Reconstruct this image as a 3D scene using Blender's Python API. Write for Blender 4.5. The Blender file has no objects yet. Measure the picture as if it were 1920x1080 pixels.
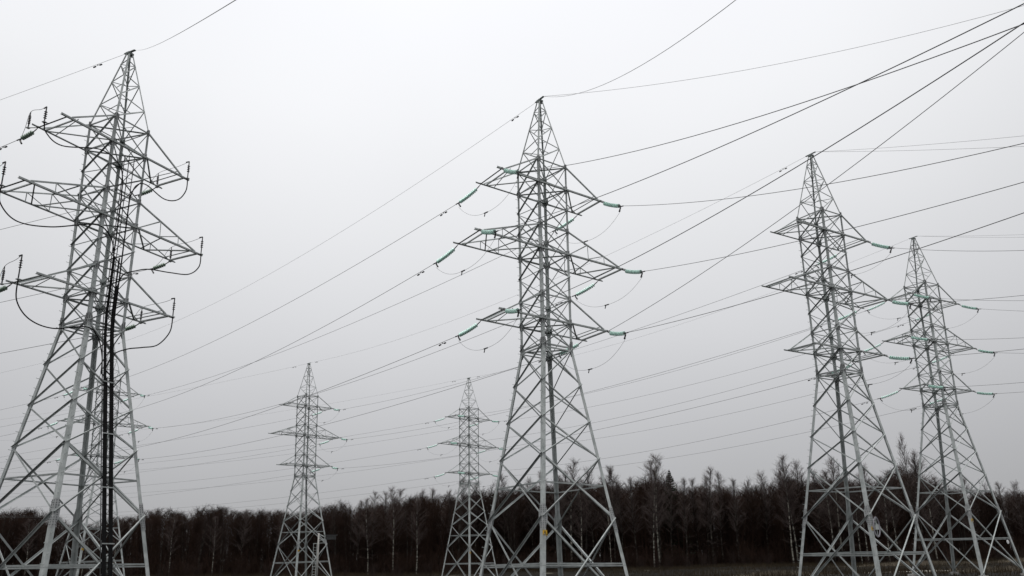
import bpy, math, random
import numpy as np
from mathutils import Vector, Matrix
random.seed(7)
SC = bpy.context.scene
COL = SC.collection
V = Vector

# ------------------------------------------------------------------ camera, sky, sun, exposure
F_PX, PITCH, ROLL, CX, CY = 1480.0, 0.27649, -0.01395, -6.6, 82.8
cam_d = bpy.data.cameras.new('camera'); cam = bpy.data.objects.new('camera', cam_d); COL.objects.link(cam)
cam_d.sensor_width = 36; cam_d.lens = 36 * F_PX / 1920
cam_d.shift_x = -CX / 1920; cam_d.shift_y = CY / 1920
cam_d.clip_start = 0.1; cam_d.clip_end = 6000
_f = V((0, math.cos(PITCH), math.sin(PITCH))); _r = V((1, 0, 0)); _u = V((0, -math.sin(PITCH), math.cos(PITCH)))
_x = _r * math.cos(ROLL) + _u * math.sin(ROLL); _y = _u * math.cos(ROLL) - _r * math.sin(ROLL); _z = -_f
cam.matrix_world = Matrix(((_x.x, _y.x, _z.x, 0), (_x.y, _y.y, _z.y, 0), (_x.z, _y.z, _z.z, 0), (0, 0, 0, 1)))
SC.camera = cam

SUN_EL, SUN_AZ = math.radians(76), math.radians(190)     # high behind the cloud, a little behind the camera
CL_EL, CL_AZ = math.radians(52), math.radians(-4)        # brightest part of the cloud cover in view
world = bpy.data.worlds.new('World'); SC.world = world; world.use_nodes = True
nt = world.node_tree; nt.nodes.clear()
def N(tree, t, **k):
    n = tree.nodes.new(t)
    for a, b in k.items(): setattr(n, a, b)
    return n
wo = N(nt, 'ShaderNodeOutputWorld'); mx = N(nt, 'ShaderNodeMixShader')
bg1 = N(nt, 'ShaderNodeBackground'); bg2 = N(nt, 'ShaderNodeBackground')
st = N(nt, 'ShaderNodeTexSky', sky_type='NISHITA', sun_disc=False); st.sun_elevation = SUN_EL; st.sun_rotation = SUN_AZ
nt.links.new(st.outputs[0], bg1.inputs[0]); bg1.inputs[1].default_value = 0.08
tc = N(nt, 'ShaderNodeTexCoord'); sx = N(nt, 'ShaderNodeSeparateXYZ'); nt.links.new(tc.outputs['Generated'], sx.inputs[0])
rp = N(nt, 'ShaderNodeValToRGB')
cr = rp.color_ramp
stops = [(0.0, (.10, .10, .105)), (0.47, (.16, .16, .165)), (0.503, (.455, .456, .468)), (0.56, (.555, .557, .573)), (0.63, (.675, .679, .698)),
         (0.70, (.768, .774, .792)), (0.76, (.84, .847, .868)), (0.82, (.885, .893, .925)), (0.9, (.96, .97, 1.0)), (1.0, (1.0, 1.0, 1.0))]
while len(cr.elements) < len(stops): cr.elements.new(0.5)
for e, (p, c) in zip(cr.elements, stops): e.position = p; e.color = (*c, 1)
ma = N(nt, 'ShaderNodeMath', operation='MULTIPLY_ADD'); ma.inputs[1].default_value = .5; ma.inputs[2].default_value = .5
nt.links.new(sx.outputs['Z'], ma.inputs[0]); nt.links.new(ma.outputs[0], rp.inputs[0])
# brighter cloud round the hidden sun, soft mottling of the overcast
dp = N(nt, 'ShaderNodeVectorMath', operation='DOT_PRODUCT')
def sph(az, el): return V((math.sin(az) * math.cos(el), math.cos(az) * math.cos(el), math.sin(el)))
sd = sph(SUN_AZ, SUN_EL)
dp.inputs[1].default_value = sph(CL_AZ, CL_EL); nt.links.new(tc.outputs['Generated'], dp.inputs[0])
mr = N(nt, 'ShaderNodeMapRange', interpolation_type='SMOOTHSTEP'); mr.inputs[1].default_value = .45; mr.inputs[2].default_value = .98
mr.inputs[3].default_value = .80; mr.inputs[4].default_value = 1.12
nt.links.new(dp.outputs['Value'], mr.inputs[0])
no = N(nt, 'ShaderNodeTexNoise'); no.inputs['Scale'].default_value = 2.2; no.inputs['Detail'].default_value = 3; no.inputs['Roughness'].default_value = .45
nt.links.new(tc.outputs['Generated'], no.inputs['Vector'])
mn = N(nt, 'ShaderNodeMapRange'); mn.inputs[3].default_value = .93; mn.inputs[4].default_value = 1.06; nt.links.new(no.outputs[0], mn.inputs[0])
m1 = N(nt, 'ShaderNodeMath', operation='MULTIPLY'); nt.links.new(mr.outputs[0], m1.inputs[0]); nt.links.new(mn.outputs[0], m1.inputs[1])
mz = N(nt, 'ShaderNodeMapRange', interpolation_type='SMOOTHSTEP'); mz.inputs[1].default_value = .66; mz.inputs[2].default_value = .95; mz.inputs[3].default_value = 1; mz.inputs[4].default_value = 1.9
nt.links.new(sx.outputs['Z'], mz.inputs[0]); m0 = m1; m1 = N(nt, 'ShaderNodeMath', operation='MULTIPLY'); nt.links.new(m0.outputs[0], m1.inputs[0]); nt.links.new(mz.outputs[0], m1.inputs[1])
nt.links.new(rp.outputs[0], bg2.inputs[0]); nt.links.new(m1.outputs[0], bg2.inputs[1])
mx.inputs[0].default_value = .97
nt.links.new(bg1.outputs[0], mx.inputs[1]); nt.links.new(bg2.outputs[0], mx.inputs[2]); nt.links.new(mx.outputs[0], wo.inputs[0])
sl = bpy.data.lights.new('sun', 'SUN'); sl.energy = 1.5; sl.angle = math.radians(12); sl.color = (1, .97, .93)
so = bpy.data.objects.new('sun', sl); COL.objects.link(so); so.rotation_euler = (-sd).to_track_quat('-Z', 'Y').to_euler()
SC.view_settings.view_transform = 'Standard'; SC.view_settings.look = 'None'; SC.view_settings.gamma = 1; SC.view_settings.exposure = 0

# ------------------------------------------------------------------ materials
def mat(name, col, rough=.6, metal=0, var=0, scale=5, col2=None, coords='Object', bump=0, stretch=None, spec=.5, trans=0):
    m = bpy.data.materials.new(name); m.use_nodes = True; t = m.node_tree; b = t.nodes['Principled BSDF']
    b.inputs['Roughness'].default_value = rough; b.inputs['Metallic'].default_value = metal; b.inputs['Specular IOR Level'].default_value = spec
    b.inputs['Base Color'].default_value = (*col, 1)
    if trans: b.inputs['Transmission Weight'].default_value = trans
    if col2:
        c = N(t, 'ShaderNodeTexCoord'); mp = N(t, 'ShaderNodeMapping'); n = N(t, 'ShaderNodeTexNoise'); r = N(t, 'ShaderNodeValToRGB')
        t.links.new(c.outputs[coords], mp.inputs[0]); t.links.new(mp.outputs[0], n.inputs['Vector']); t.links.new(n.outputs[0], r.inputs[0])
        if stretch: mp.inputs['Scale'].default_value = stretch
        n.inputs['Scale'].default_value = scale; n.inputs['Detail'].default_value = 6
        r.color_ramp.elements[0].position = .5 - var; r.color_ramp.elements[1].position = .5 + var
        r.color_ramp.elements[0].color = (*col, 1); r.color_ramp.elements[1].color = (*col2, 1)
        t.links.new(r.outputs[0], b.inputs['Base Color'])
        if bump:
            bp = N(t, 'ShaderNodeBump'); bp.inputs['Strength'].default_value = bump; t.links.new(n.outputs[0], bp.inputs['Height']); t.links.new(bp.outputs[0], b.inputs['Normal'])
    return m
M_STEEL = mat('galvanized_steel', (.26, .285, .278), .6, 0, .2, 2.6, (.45, .475, .468), bump=.05)
_t = M_STEEL.node_tree; _b = _t.nodes['Principled BSDF']; _src = _b.inputs['Base Color'].links[0].from_socket      # every bar weathers a little differently
_g = N(_t, 'ShaderNodeNewGeometry'); _mr = N(_t, 'ShaderNodeMapRange'); _mr.inputs[3].default_value = .62; _mr.inputs[4].default_value = 1.22
_mm = N(_t, 'ShaderNodeMix', data_type='RGBA', blend_type='MULTIPLY'); _mm.inputs['Factor'].default_value = 1
_t.links.new(_g.outputs['Random Per Island'], _mr.inputs[0]); _t.links.new(_src, _mm.inputs[6]); _t.links.new(_mr.outputs[0], _mm.inputs[7]); _t.links.new(_mm.outputs[2], _b.inputs['Base Color'])
M_PLATE = mat('gusset_steel', (.24, .253, .253), .6, 0, .2, 6.0, (.39, .40, .40))
M_BOLT = mat('bolt_steel', (.10, .105, .105), .6, .3)
M_WIRE = mat('aluminium_conductor', (.085, .088, .09), .6, .2, .2, 3, (.13, .13, .13))
M_GWIRE = mat('earth_wire', (.22, .22, .225), .6, .2, .2, 3, (.28, .28, .28))
M_DARK = mat('dark_fitting', (.035, .037, .036), .5, .5, .2, 8, (.07, .07, .07))
M_GLASS = mat('green_glass', (.60, .93, .82), .15, 0, .2, 6, (.78, .97, .90))
M_GLASS2 = mat('grimy_glass', (.16, .24, .18), .2, 0, .2, 6, (.30, .38, .31))
M_RUBBER = mat('black_cable', (.006, .006, .0065), .85, 0, .2, 9, (.011, .011, .011), spec=.15)
M_PORC = mat('dark_polymer', (.016, .014, .018), .4, 0, .2, 9, (.03, .026, .03))
M_CONC = mat('concrete', (.27, .265, .25), .9, 0, .25, 5, (.42, .41, .39), bump=.3)
M_YEL = mat('sign_yellow', (.62, .36, .015), .5, 0, .2, 4, (.72, .45, .03))
M_BLACK = mat('sign_black', (.015, .015, .015), .5, 0, .2, 4, (.03, .03, .03))
M_WHITE = mat('white_paint', (.72, .73, .73), .5, 0, .2, 4, (.82, .82, .82))
M_GREY = mat('grey_coil', (.30, .28, .33), .6, 0, .2, 9, (.42, .42, .44))

def bark(name, a, b, dark, sc, thr):
    m = bpy.data.materials.new(name); m.use_nodes = True; t = m.node_tree; p = t.nodes['Principled BSDF']; p.inputs['Roughness'].default_value = .9
    p.inputs['Specular IOR Level'].default_value = .15
    c = N(t, 'ShaderNodeTexCoord'); mp = N(t, 'ShaderNodeMapping'); mp.inputs['Scale'].default_value = (sc, sc, sc * 1.6)
    n = N(t, 'ShaderNodeTexNoise'); n.inputs['Scale'].default_value = 1; n.inputs['Detail'].default_value = 4
    r = N(t, 'ShaderNodeValToRGB'); e = r.color_ramp.elements; e[0].position = thr - .03; e[1].position = thr + .05
    e[0].color = (*dark, 1); e[1].color = (*a, 1); x = e.new(.75); x.color = (*b, 1)
    t.links.new(c.outputs['Object'], mp.inputs[0]); t.links.new(mp.outputs[0], n.inputs['Vector']); t.links.new(n.outputs[0], r.inputs[0]); t.links.new(r.outputs[0], p.inputs['Base Color'])
    return m
M_BIRCH = bark('birch_bark', (.20, .19, .16), (.36, .35, .31), (.03, .027, .025), 1.3, .47)
M_BIRCH2 = bark('grey_birch_bark', (.045, .040, .033), (.105, .095, .08), (.015, .012, .010), 1.1, .50)
M_BARK = bark('dark_bark', (.045, .04, .034), (.08, .072, .06), (.018, .015, .012), 1.0, .45)
M_TWIG_B = mat('birch_twigs', (.042, .031, .028), .9, 0, .2, .5, (.11, .088, .082), spec=.1)
M_TWIG_D = mat('dark_twigs', (.018, .0125, .011), .9, 0, .25, .35, (.042, .028, .024), spec=.1)
M_NEEDLE = mat('spruce_needles', (.010, .016, .009), .8, 0, .2, 1.5, (.024, .034, .018), spec=.1)
M_WOOD = mat('woodland_twigs', (.014, .009, .007), .95, 0, .22, .08, (.042, .025, .019), spec=.05)

# ------------------------------------------------------------------ mesh helpers
class MB:
    def __init__(s): s.v = []; s.f = []
    def add(s, vs, fs):
        o = len(s.v); s.v += [tuple(a) for a in vs]; s.f += [tuple(i + o for i in f) for f in fs]
    def prism(s, prof, p, q, u, w):
        """closed profile [(a,b)] in axes u,w extruded from p to q"""
        n = len(prof)
        s.add([p + u * a + w * b for a, b in prof] + [q + u * a + w * b for a, b in prof],
              [(i, (i + 1) % n, n + (i + 1) % n, n + i) for i in range(n)] + [tuple(range(n))[::-1], tuple(range(n, 2 * n))])
    def angle(s, p, q, size, n, flip=1, t=None, off=0.0, out=False):
        """rolled steel L-angle: one flange in the plane with normal n, the other standing inward"""
        p = V(p); q = V(q); n = V(n).normalized(); d = (q - p).normalized()
        u = n.cross(d).normalized() * flip; w = -(d.cross(u) if (d.cross(u)).dot(n) > 0 else -(d.cross(u))).normalized(); w0 = w
        if abs(u.z) > .15 and (u.z > 0) == out: u = -u
        if out: w = -w
        t = t or max(.008, size * .11)
        p = p - w0 * off - u * size * .5; q = q - w0 * off - u * size * .5
        s.prism([(0, 0), (size, 0), (size, t), (t, t), (t, size), (0, size)], p, q, u, w)
    def leg(s, p, q, size, sx, sy):
        p = V(p); q = V(q); u = V((-sx, 0, 0)); w = V((0, -sy, 0)); t = size * .12
        s.prism([(0, 0), (size, 0), (size, t), (t, t), (t, size), (0, size)], p, q, u, w)
    def box(s, c, dims, rot=None):
        c = V(c); x, y, z = [d / 2 for d in dims]; R = rot or Matrix.Identity(3)
        s.add([c + R @ V((a * x, b * y, e * z)) for a in (-1, 1) for b in (-1, 1) for e in (-1, 1)],
              [(0, 1, 3, 2), (4, 6, 7, 5), (0, 4, 5, 1), (2, 3, 7, 6), (0, 2, 6, 4), (1, 5, 7, 3)])
    def plate(s, c, poly, u, w, th):
        c = V(c); u = V(u).normalized(); w = V(w).normalized(); n = u.cross(w)
        s.prism(poly, c - n * th / 2, c + n * th / 2, u, w)
    def tube(s, pts, r, k=6, cap=True):
        pts = [V(p) for p in pts]; rr = r if isinstance(r, (list, tuple)) else [r] * len(pts); rings = []; ref = None
        for i, p in enumerate(pts):
            d = (pts[min(i + 1, len(pts) - 1)] - pts[max(i - 1, 0)]).normalized()
            if ref is None: ref = V((0, 0, 1)) if abs(d.z) < .9 else V((1, 0, 0))
            a = d.cross(ref).normalized(); b = d.cross(a).normalized(); ref = -b if False else ref
            if abs(d.dot(ref)) > .95: ref = V((1, 0, 0)) if abs(d.x) < .9 else V((0, 1, 0)); a = d.cross(ref).normalized(); b = d.cross(a).normalized()
            rings.append([p + (a * math.cos(2 * math.pi * j / k) + b * math.sin(2 * math.pi * j / k)) * rr[i] for j in range(k)])
        vs = [v for g in rings for v in g]; fs = []
        for i in range(len(pts) - 1):
            for j in range(k): fs.append((i * k + j, i * k + (j + 1) % k, (i + 1) * k + (j + 1) % k, (i + 1) * k + j))
        if cap: fs.append(tuple(range(k))[::-1]); fs.append(tuple(range((len(pts) - 1) * k, len(pts) * k)))
        s.add(vs, fs)
    def lathe(s, prof, p, d, k=14):
        """profile [(radius, distance)] turned about the axis from p along d"""
        p = V(p); d = V(d).normalized(); a = d.orthogonal().normalized(); b = d.cross(a); n = len(prof)
        vs = [p + d * h + (a * math.cos(2 * math.pi * j / k) + b * math.sin(2 * math.pi * j / k)) * r for r, h in prof for j in range(k)]
        s.add(vs, [(i * k + j, i * k + (j + 1) % k, (i + 1) * k + (j + 1) % k, (i + 1) * k + j) for i in range(n - 1) for j in range(k)])
    def mesh(s, name, m, smooth=False):
        me = bpy.data.meshes.new(name); me.from_pydata(s.v, [], s.f); me.materials.append(m); me.update()
        if smooth: me.shade_smooth()
        return me
    def build(s, name, m, parent=None, smooth=False): return link(name, s.mesh(name, m, smooth), parent)
def link(name, me, parent=None):
    o = bpy.data.objects.new(name, me); COL.objects.link(o)
    if parent is not None: o.parent = parent
    return o
def tag(o, label=None, cat=None, group=None, kind=None):
    for k, v in (('label', label), ('category', cat), ('group', group), ('kind', kind)):
        if v: o[k] = v
    return o
def empty(name, loc=(0, 0, 0)):
    o = bpy.data.objects.new(name, None); COL.objects.link(o); o.location = loc; o.empty_display_size = .5; return o
def copy_tree(o, kids, parent=None):
    c = o.copy(); COL.objects.link(c)
    if parent is not None: c.parent = parent
    for ch in kids.get(o.name, []): copy_tree(ch, kids, c)
    return c
def kid_table():
    k = {}
    for o in SC.objects:
        if o.parent: k.setdefault(o.parent.name, []).append(o)
    return k

# ------------------------------------------------------------------ the pylon type (heights from the waist; arms along local x, line along local y)
ZF, ZL, ZG, ZU = -13.86, -11.09, -8.95, -7.30
LOWER = [0, -1.99, -3.96, -5.90, -8.95]
BODY = [0, 1.43, 2.83, 4.15, 5.476, 6.876, 8.18, 9.476, 10.93]
ZT, ZAP = 10.93, 15.70
ARMS = [(1.43, 2.83, 3.51), (5.476, 6.876, 4.97), (9.476, 10.93, 3.535)]
TY = 1.0765
def hw(z): return .997 - .1416 * z if z <= 0 else .997 + .021 * z / ZT
def corner(sx, sy, z): w = hw(z); return V((sx * w, sy * w, z))
FACES = [((-1, -1), (1, -1), (0, -1, 0)), ((1, -1), (1, 1), (1, 0, 0)), ((1, 1), (-1, 1), (0, 1, 0)), ((-1, 1), (-1, -1), (-1, 0, 0))]
CORN = [(-1, -1), (1, -1), (1, 1), (-1, 1)]
UP = V((0, 0, -ZF))      # local origin of the pylon object is at its base
class PB(MB):
    def add(s, vs, fs): MB.add(s, [V(a) + UP for a in vs], fs)

def make_pylon():
    root = empty('lattice_pylon')
    for sx, sy in CORN:
        b = PB()
        b.leg(corner(sx, sy, ZF), corner(sx, sy, ZG), .20, sx, sy)
        b.leg(corner(sx, sy, ZG), corner(sx, sy, 0), .18, sx, sy)
        b.leg(corner(sx, sy, 0), corner(sx, sy, ARMS[1][1]), .15, sx, sy)
        b.leg(corner(sx, sy, ARMS[1][1]), corner(sx, sy, ZT), .12, sx, sy)
        lg = b.build('leg', M_STEEL, root)
        # bolted plates at the joints
        for z, hwid, hh in ((ZG, .27, .62), (0, .24, .42), (1.43, .27, .24), (2.83, .2, .2), (5.476, .27, .24), (6.876, .2, .2), (9.476, .25, .22), (ZT, .17, .18)):
            g = PB(); bo = PB()
            for ax in (0, 1):
                c = corner(sx, sy, z); u = V((-sx, 0, 0)) if ax == 0 else V((0, -sy, 0)); nrm = V((0, sy, 0)) if ax == 0 else V((sx, 0, 0))
                slope = V((-sx * .1416, -sy * .1416, 1)).normalized() if z < -1 else V((0, 0, 1))
                w = slope.normalized()
                cc = c + u * hwid * .42 + nrm * .008
                p = [(-hwid * .5, -hh), (hwid * .12, -hh), (hwid * .62, -hh * .35), (hwid * .62, hh * .35), (hwid * .12, hh), (-hwid * .5, hh)]
                g.plate(cc, p, u, w, .012)
                for k in range(-5, 6):
                    for a in ((-.15, .12) if z in (ZG, 0) else (-.1, .25)):
                        if abs(k) < 2 and z in (ZG, 0) and a < 0: continue
                        if z not in (ZG, 0) and k % 2: continue
                        bo.lathe([(0, .022), (.022, .022), (.022, 0)], cc + u * a * hwid * 1.6 + w * k * hh / 6 + nrm * .006, nrm, 6)
            gp = g.build('gusset_plate', M_PLATE, lg); bo.build('bolt_row', M_BOLT, gp) if False else None
            o = tag(bo.build('bolts', M_BOLT, lg), kind='stuff')
        if (sx, sy) in ((-1, -1), (-1, 1)):
            s = PB(); z = ZL - .8; i = 0
            while z < ZT:
                c = corner(sx, sy, z); d = V((0, sy, 0)) if i % 2 else V((sx, 0, 0))
                s.tube([c + V((-sx * .05, -sy * .05, 0)), c + d * .15 + V((-sx * .05 * (i % 2), -sy * .05 * (1 - i % 2), 0)), c + d * .15 + V((0, 0, .03))], .011, 5)
                z += .42; i += 1
            tag(s.build('step_bolts', M_STEEL, lg), kind='stuff')
        fb = PB(); c = corner(sx, sy, ZF)
        fb.box(c + V((0, 0, -.25)), (.5, .5, .46)); fb.box(c + V((0, 0, -.9)), (1.3, 1.3, .6))
        fb.build('foundation', M_CONC, root)
    # lower body: crossed diagonals, belts
    for fi, (A, B, n) in enumerate(FACES):
        nn = V(n)
        b = PB()
        for z0, z1 in zip(LOWER, LOWER[1:]):
            sz = .070 if z0 > -3 else .076 if z0 > -5 else .09
            b.angle(corner(*A, z1), corner(*B, z0), sz, nn, 1, off=.012, out=True)
            b.angle(corner(*B, z1), corner(*A, z0), sz * .92, nn, -1, off=-.012)
        # splayed foot panel
        b.angle(corner(*A, ZF + .15), corner(*B, ZG), .095, nn, 1, off=.014, out=True)
        b.angle(corner(*B, ZF + .15), corner(*A, ZG), .095, nn, -1, off=-.014)
        for z in (ZU, ZL):
            b.angle(corner(*A, z), corner(*B, z), .07, nn, 1, off=-.03)
            if z == ZL: b.angle(corner(*A, z - .10), corner(*B, z - .10), .06, nn, -1, off=.0)
        b.angle(corner(*A, .05), corner(*B, .05), .08, nn, 1)
        b.angle(corner(*A, -.12), corner(*B, -.12), .07, nn, -1)
        b.build('leg_bracing', M_STEEL, root)
        b = PB()
        for i, (z0, z1) in enumerate(zip(BODY, BODY[1:])):
            b.angle(corner(*A, z0), corner(*B, z1), .070, nn, 1, off=.011, out=True)
            b.angle(corner(*B, z0), corner(*A, z1), .045, nn, -1, off=-.011)
        for z in (1.43, 2.83, 5.476, 6.876, 9.476, ZT):
            b.angle(corner(*A, z), corner(*B, z), .055, nn, 1, off=-.02)
        b.build('body_bracing', M_STEEL, root)
    for z in (0.0, 1.43, 5.476, 9.476, ZT):       # plan crosses
        b = PB(); b.angle(corner(-1, -1, z), corner(1, 1, z), .06, (0, 0, 1)); b.angle(corner(1, -1, z - .01), corner(-1, 1, z - .01), .06, (0, 0, 1))
        b.build('diaphragm', M_STEEL, root)
    # peak
    b = PB(); tw = .14
    def pk(sx, sy, t): w = hw(ZT) * (1 - t) + tw * t; return V((sx * w, sy * w, ZT + (ZAP - .25 - ZT) * t))
    for sx, sy in CORN: b.leg(pk(sx, sy, 0), pk(sx, sy, 1), .075, sx, sy)
    lv = [0, .34, .66, .90]
    for fi, (A, B, n) in enumerate(FACES):
        nn = V((n[0], n[1], .2)).normalized()
        for i in range(3):
            a, c = (A, B) if fi % 2 == 0 else (B, A)
            t0, t1 = lv[i], lv[i + 1]; tm = t0 + (t1 - t0) * .82
            b.angle(pk(*a, t0), pk(*c, tm), .055, nn, 1)
            b.angle(pk(*c, tm), pk(*a, t1), .038, nn, 1)
            b.angle(pk(*a, t0 + .5 * (t1 - t0)), (pk(*a, t0) + pk(*c, tm)) * .5, .03, nn, -1)
    pkobj = b.build('peak', M_STEEL, root)
    b = PB(); b.box((0, 0, ZAP - .17), (.32, .28, .10)); b.box((0, 0, ZAP - .05), (.12, .8, .035)); b.box((0, .0, ZAP - .27), (.36, .06, .06))
    b.build('peak_cap', mat('cap_steel', (.12, .15, .14), .6, 0, .2, 8, (.24, .27, .26)), pkobj)
    # cross-arms: two bottom chords run straight through, top chords slope to the tips
    for zb, zt, L in ARMS:
        b = PB(); LC = {-1: PB(), 1: PB()}
        for sy in (-1, 1):
            b.angle((-L - .32, sy * TY, zb), (L + .32, sy * TY, zb), .09, (0, sy, 0), sy)
            for sx in (-1, 1):
                tip = V((sx * (L - .22), sy * TY, zb + .05)); bod = corner(sx, sy, zt)
                b.angle(bod, tip, .07, (0, sy, 0), sx * sy)
                if L > 4:
                    fr = (.36, .68); low = [V((sx * (hw(zb) + (L - .22 - hw(zb)) * f), sy * TY, zb + .03)) for f in fr]; upp = [bod.lerp(tip, f) for f in fr]
                    lc = LC[sx]
                    for l_, u_ in zip(low, upp): lc.angle(l_, u_, .045, (0, sy, 0))
                    lc.angle(corner(sx, sy, zb), upp[0], .045, (0, sy, 0), -1); lc.angle(low[0], upp[1], .04, (0, sy, 0), -1)
        for sx in (-1, 1):
            b.angle((sx * L, -TY, zb - .03), (sx * L, TY, zb - .03), .08, (0, 0, -1), sx)
            b.angle((sx * (L - .42), -TY, zb + .02), (sx * (L - .42), TY, zb + .02), .06, (0, 0, -1), -sx)
            lc = LC[sx]; xm = hw(zb) + (L - .42 - hw(zb)) * (.42 if L > 4 else .5)
            if L > 4:
                b.angle((sx * (L - .42), -TY, zb - .02), (sx * (xm + .75), TY, zb - .02), .06, (0, 0, -1)); b.angle((sx * (xm + .7), TY, zb - .02), (sx * (hw(zb)), -TY, zb - .02), .07, (0, 0, -1))
                lc.angle((sx * xm, -TY, zb), (sx * (xm + .5), TY, zb), .045, (0, 0, -1))
                u1 = [corner(sx, sy, zt).lerp(V((sx * (L - .22), sy * TY, zb + .05)), .36) for sy in (-1, 1)]; lc.angle(u1[0], u1[1], .045, (0, 0, 1))
            else:
                b.angle((sx * (L - .42), TY, zb - .02), (sx * hw(zb), -TY, zb - .02), .07, (0, 0, -1))
                lc.angle((sx * (L - .9), TY, zb), (sx * (L - .55), -TY, zb + .12), .045, (0, 0, -1))
        ca = b.build('crossarm', M_STEEL, root)
        for q_ in LC.values(): q_.build('arm_lacing', M_STEEL, ca)
    # warning sign on the near leg
    w = hw(-9.72); g = PB(); k = PB()
    g.plate((-w + .13, -w - .012, -9.72), [(-.13, -.13), (.13, -.13), (.13, .13), (-.13, .13)], (1, 0, 0), (0, 0, 1), .006)
    sg = g.build('warning_sign', M_YEL, root)
    c = V((-w + .13, -w - .018, -9.72))
    for (a, b2, r) in (((-.10, -.085), (.10, -.085), .01), ((.10, -.085), (0, .10), .01), ((0, .10), (-.10, -.085), .01), ((.012, .055), (-.02, 0), .009), ((-.02, 0), (.022, -.005), .008), ((.022, -.005), (-.008, -.065), .009)):
        k.tube([c + V((a[0], 0, a[1])), c + V((b2[0], 0, b2[1]))], r, 4)
    k.build('lightning_mark', M_BLACK, sg)
    return root

PYL = {'B': [2.0379, 41.3357, 10.6562, 0.6137, 0.0151, 0.0191], 'A': [-20.2662, 36.8713, 10.9548, 1.1257, 0.0058, 0.0079], 'C': [21.3047, 49.7735, 10.9908, 0.5599, -0.0121, -0.0076],
       'D': [37.3137, 67.6313, 11.9941, 0.5326, -0.0072, -0.0067], 'E': [-27.7441, 107.6276, 10.7438, 0.8721, -0.0172, 0.0078], 'F': [-5.988, 115.9859, 10.2136, 0.8294, -0.0019, 0.0056],
       'G': [-50.5769, 98.1618, 11.1829, 0.8952, -0.0243, 0.0065]}
PN = dict(A='big left pylon', B='tall central pylon', C='near right pylon', D='rightmost pylon', E='small far left pylon', F='small far middle pylon', G='hidden far pylon')
MAT = {}
for k_, (tx, ty, tz, yaw, ax, ay) in PYL.items():
    R = Matrix.Rotation(yaw, 4, 'Z') @ Matrix.Rotation(ax, 4, 'Y') @ Matrix.Rotation(-ay, 4, 'X')
    MAT[k_] = Matrix.Translation((tx, ty, tz)) @ R
def wp(n, p): return MAT[n] @ V(p)
def place(o, n): o.matrix_world = MAT[n] @ Matrix.Translation((0, 0, ZF)); return o
proto = make_pylon()
kids = kid_table()
plabel = dict(A='big grey lattice pylon at the left edge with black cables running down its face',
              B='tall grey lattice pylon in the centre of the picture with green insulators on both sides',
              C='near grey lattice pylon right of centre whose left arm ends carry no insulators',
              D='grey lattice pylon furthest right, its foot overlapping the one beside it',
              E='small far lattice pylon left of centre with a pole and ladder at its foot',
              F='small far lattice pylon seen just left of the tall central pylon',
              G='far lattice pylon seen through the big pylon at the left edge')
PO = {}
for n in 'BACDEFG':
    o = proto if n == 'B' else copy_tree(proto, kids)
    PO[n] = place(o, n); tag(o, plabel[n], 'pylon', 'grey lattice power pylons')

for o_ in [c_ for c_ in PO['A'].children if c_.name.startswith('warning_sign')]:
    for q_ in list(o_.children) + [o_]: bpy.data.objects.remove(q_)

# ------------------------------------------------------------------ ground
BASES = [(MAT[n] @ V((0, 0, ZF))) for n in PYL]
def gz(x, y):
    num, den = 0.0, 0.0
    for b in BASES:
        d = (x - b.x) ** 2 + (y - b.y) ** 2 + 20; w = 1 / d ** 1.5; num += w * (b.z - .22); den += w
    for (px, py, pz) in ((0, 0, -1.75), (-80, 180, -3.1), (0, 185, -3.0), (60, 180, -2.6), (110, 170, -2.0), (-60, 20, -2.6), (60, 20, -2.2), (200, 300, -2.5), (-200, 300, -3.2), (0, 600, -3)):
        d = (x - px) ** 2 + (y - py) ** 2 + 60; w = 1 / d ** 1.5; num += w * pz; den += w
    z = num / den
    return z + .10 * math.sin(x * .31 + 1.3) * math.cos(y * .27) + .05 * math.sin(x * .9 + y * .7)
def axis(a, b, fine, n1, n2):
    lo = [-fine - (fine * 12) * (i / n2) ** 2 for i in range(n2, 0, -1)]; mid = [-fine + 2 * fine * i / n1 for i in range(n1 + 1)]; hi = [-v for v in lo][::-1]
    return lo + mid + hi
xs = axis(0, 0, 170, 136, 14); ys = [y + 130 for y in axis(0, 0, 160, 128, 14)]
gb = MB(); gb.v = [(x, y, gz(x, y)) for y in ys for x in xs]
gb.f = [(j * len(xs) + i, j * len(xs) + i + 1, (j + 1) * len(xs) + i + 1, (j + 1) * len(xs) + i) for j in range(len(ys) - 1) for i in range(len(xs) - 1)]
mg = bpy.data.materials.new('winter_field'); mg.use_nodes = True; t = mg.node_tree; p = t.nodes['Principled BSDF']; p.inputs['Roughness'].default_value = .95; p.inputs['Specular IOR Level'].default_value = .1
c = N(t, 'ShaderNodeTexCoord'); n1 = N(t, 'ShaderNodeTexNoise'); n1.inputs['Scale'].default_value = .09; n1.inputs['Detail'].default_value = 8; n1.inputs['Roughness'].default_value = .65
n2 = N(t, 'ShaderNodeTexNoise'); n2.inputs['Scale'].default_value = 1.7; n2.inputs['Detail'].default_value = 8; n2.inputs['Roughness'].default_value = .7
r1 = N(t, 'ShaderNodeValToRGB'); r2 = N(t, 'ShaderNodeValToRGB'); mxx = N(t, 'ShaderNodeMix', data_type='RGBA', blend_type='MULTIPLY'); mxx.inputs['Factor'].default_value = 1
for e, (pp_, cc_) in zip(r1.color_ramp.elements, ((.45, (.007, .006, .004)), (.62, (.020, .016, .011)))): e.position = pp_; e.color = (*cc_, 1)
e = r1.color_ramp.elements.new(.70); e.color = (.26, .25, .21, 1)
for e, (pp_, cc_) in zip(r2.color_ramp.elements, ((.35, (.35, .33, .3)), (.7, (1, 1, .95)))): e.position = pp_; e.color = (*cc_, 1)
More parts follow.
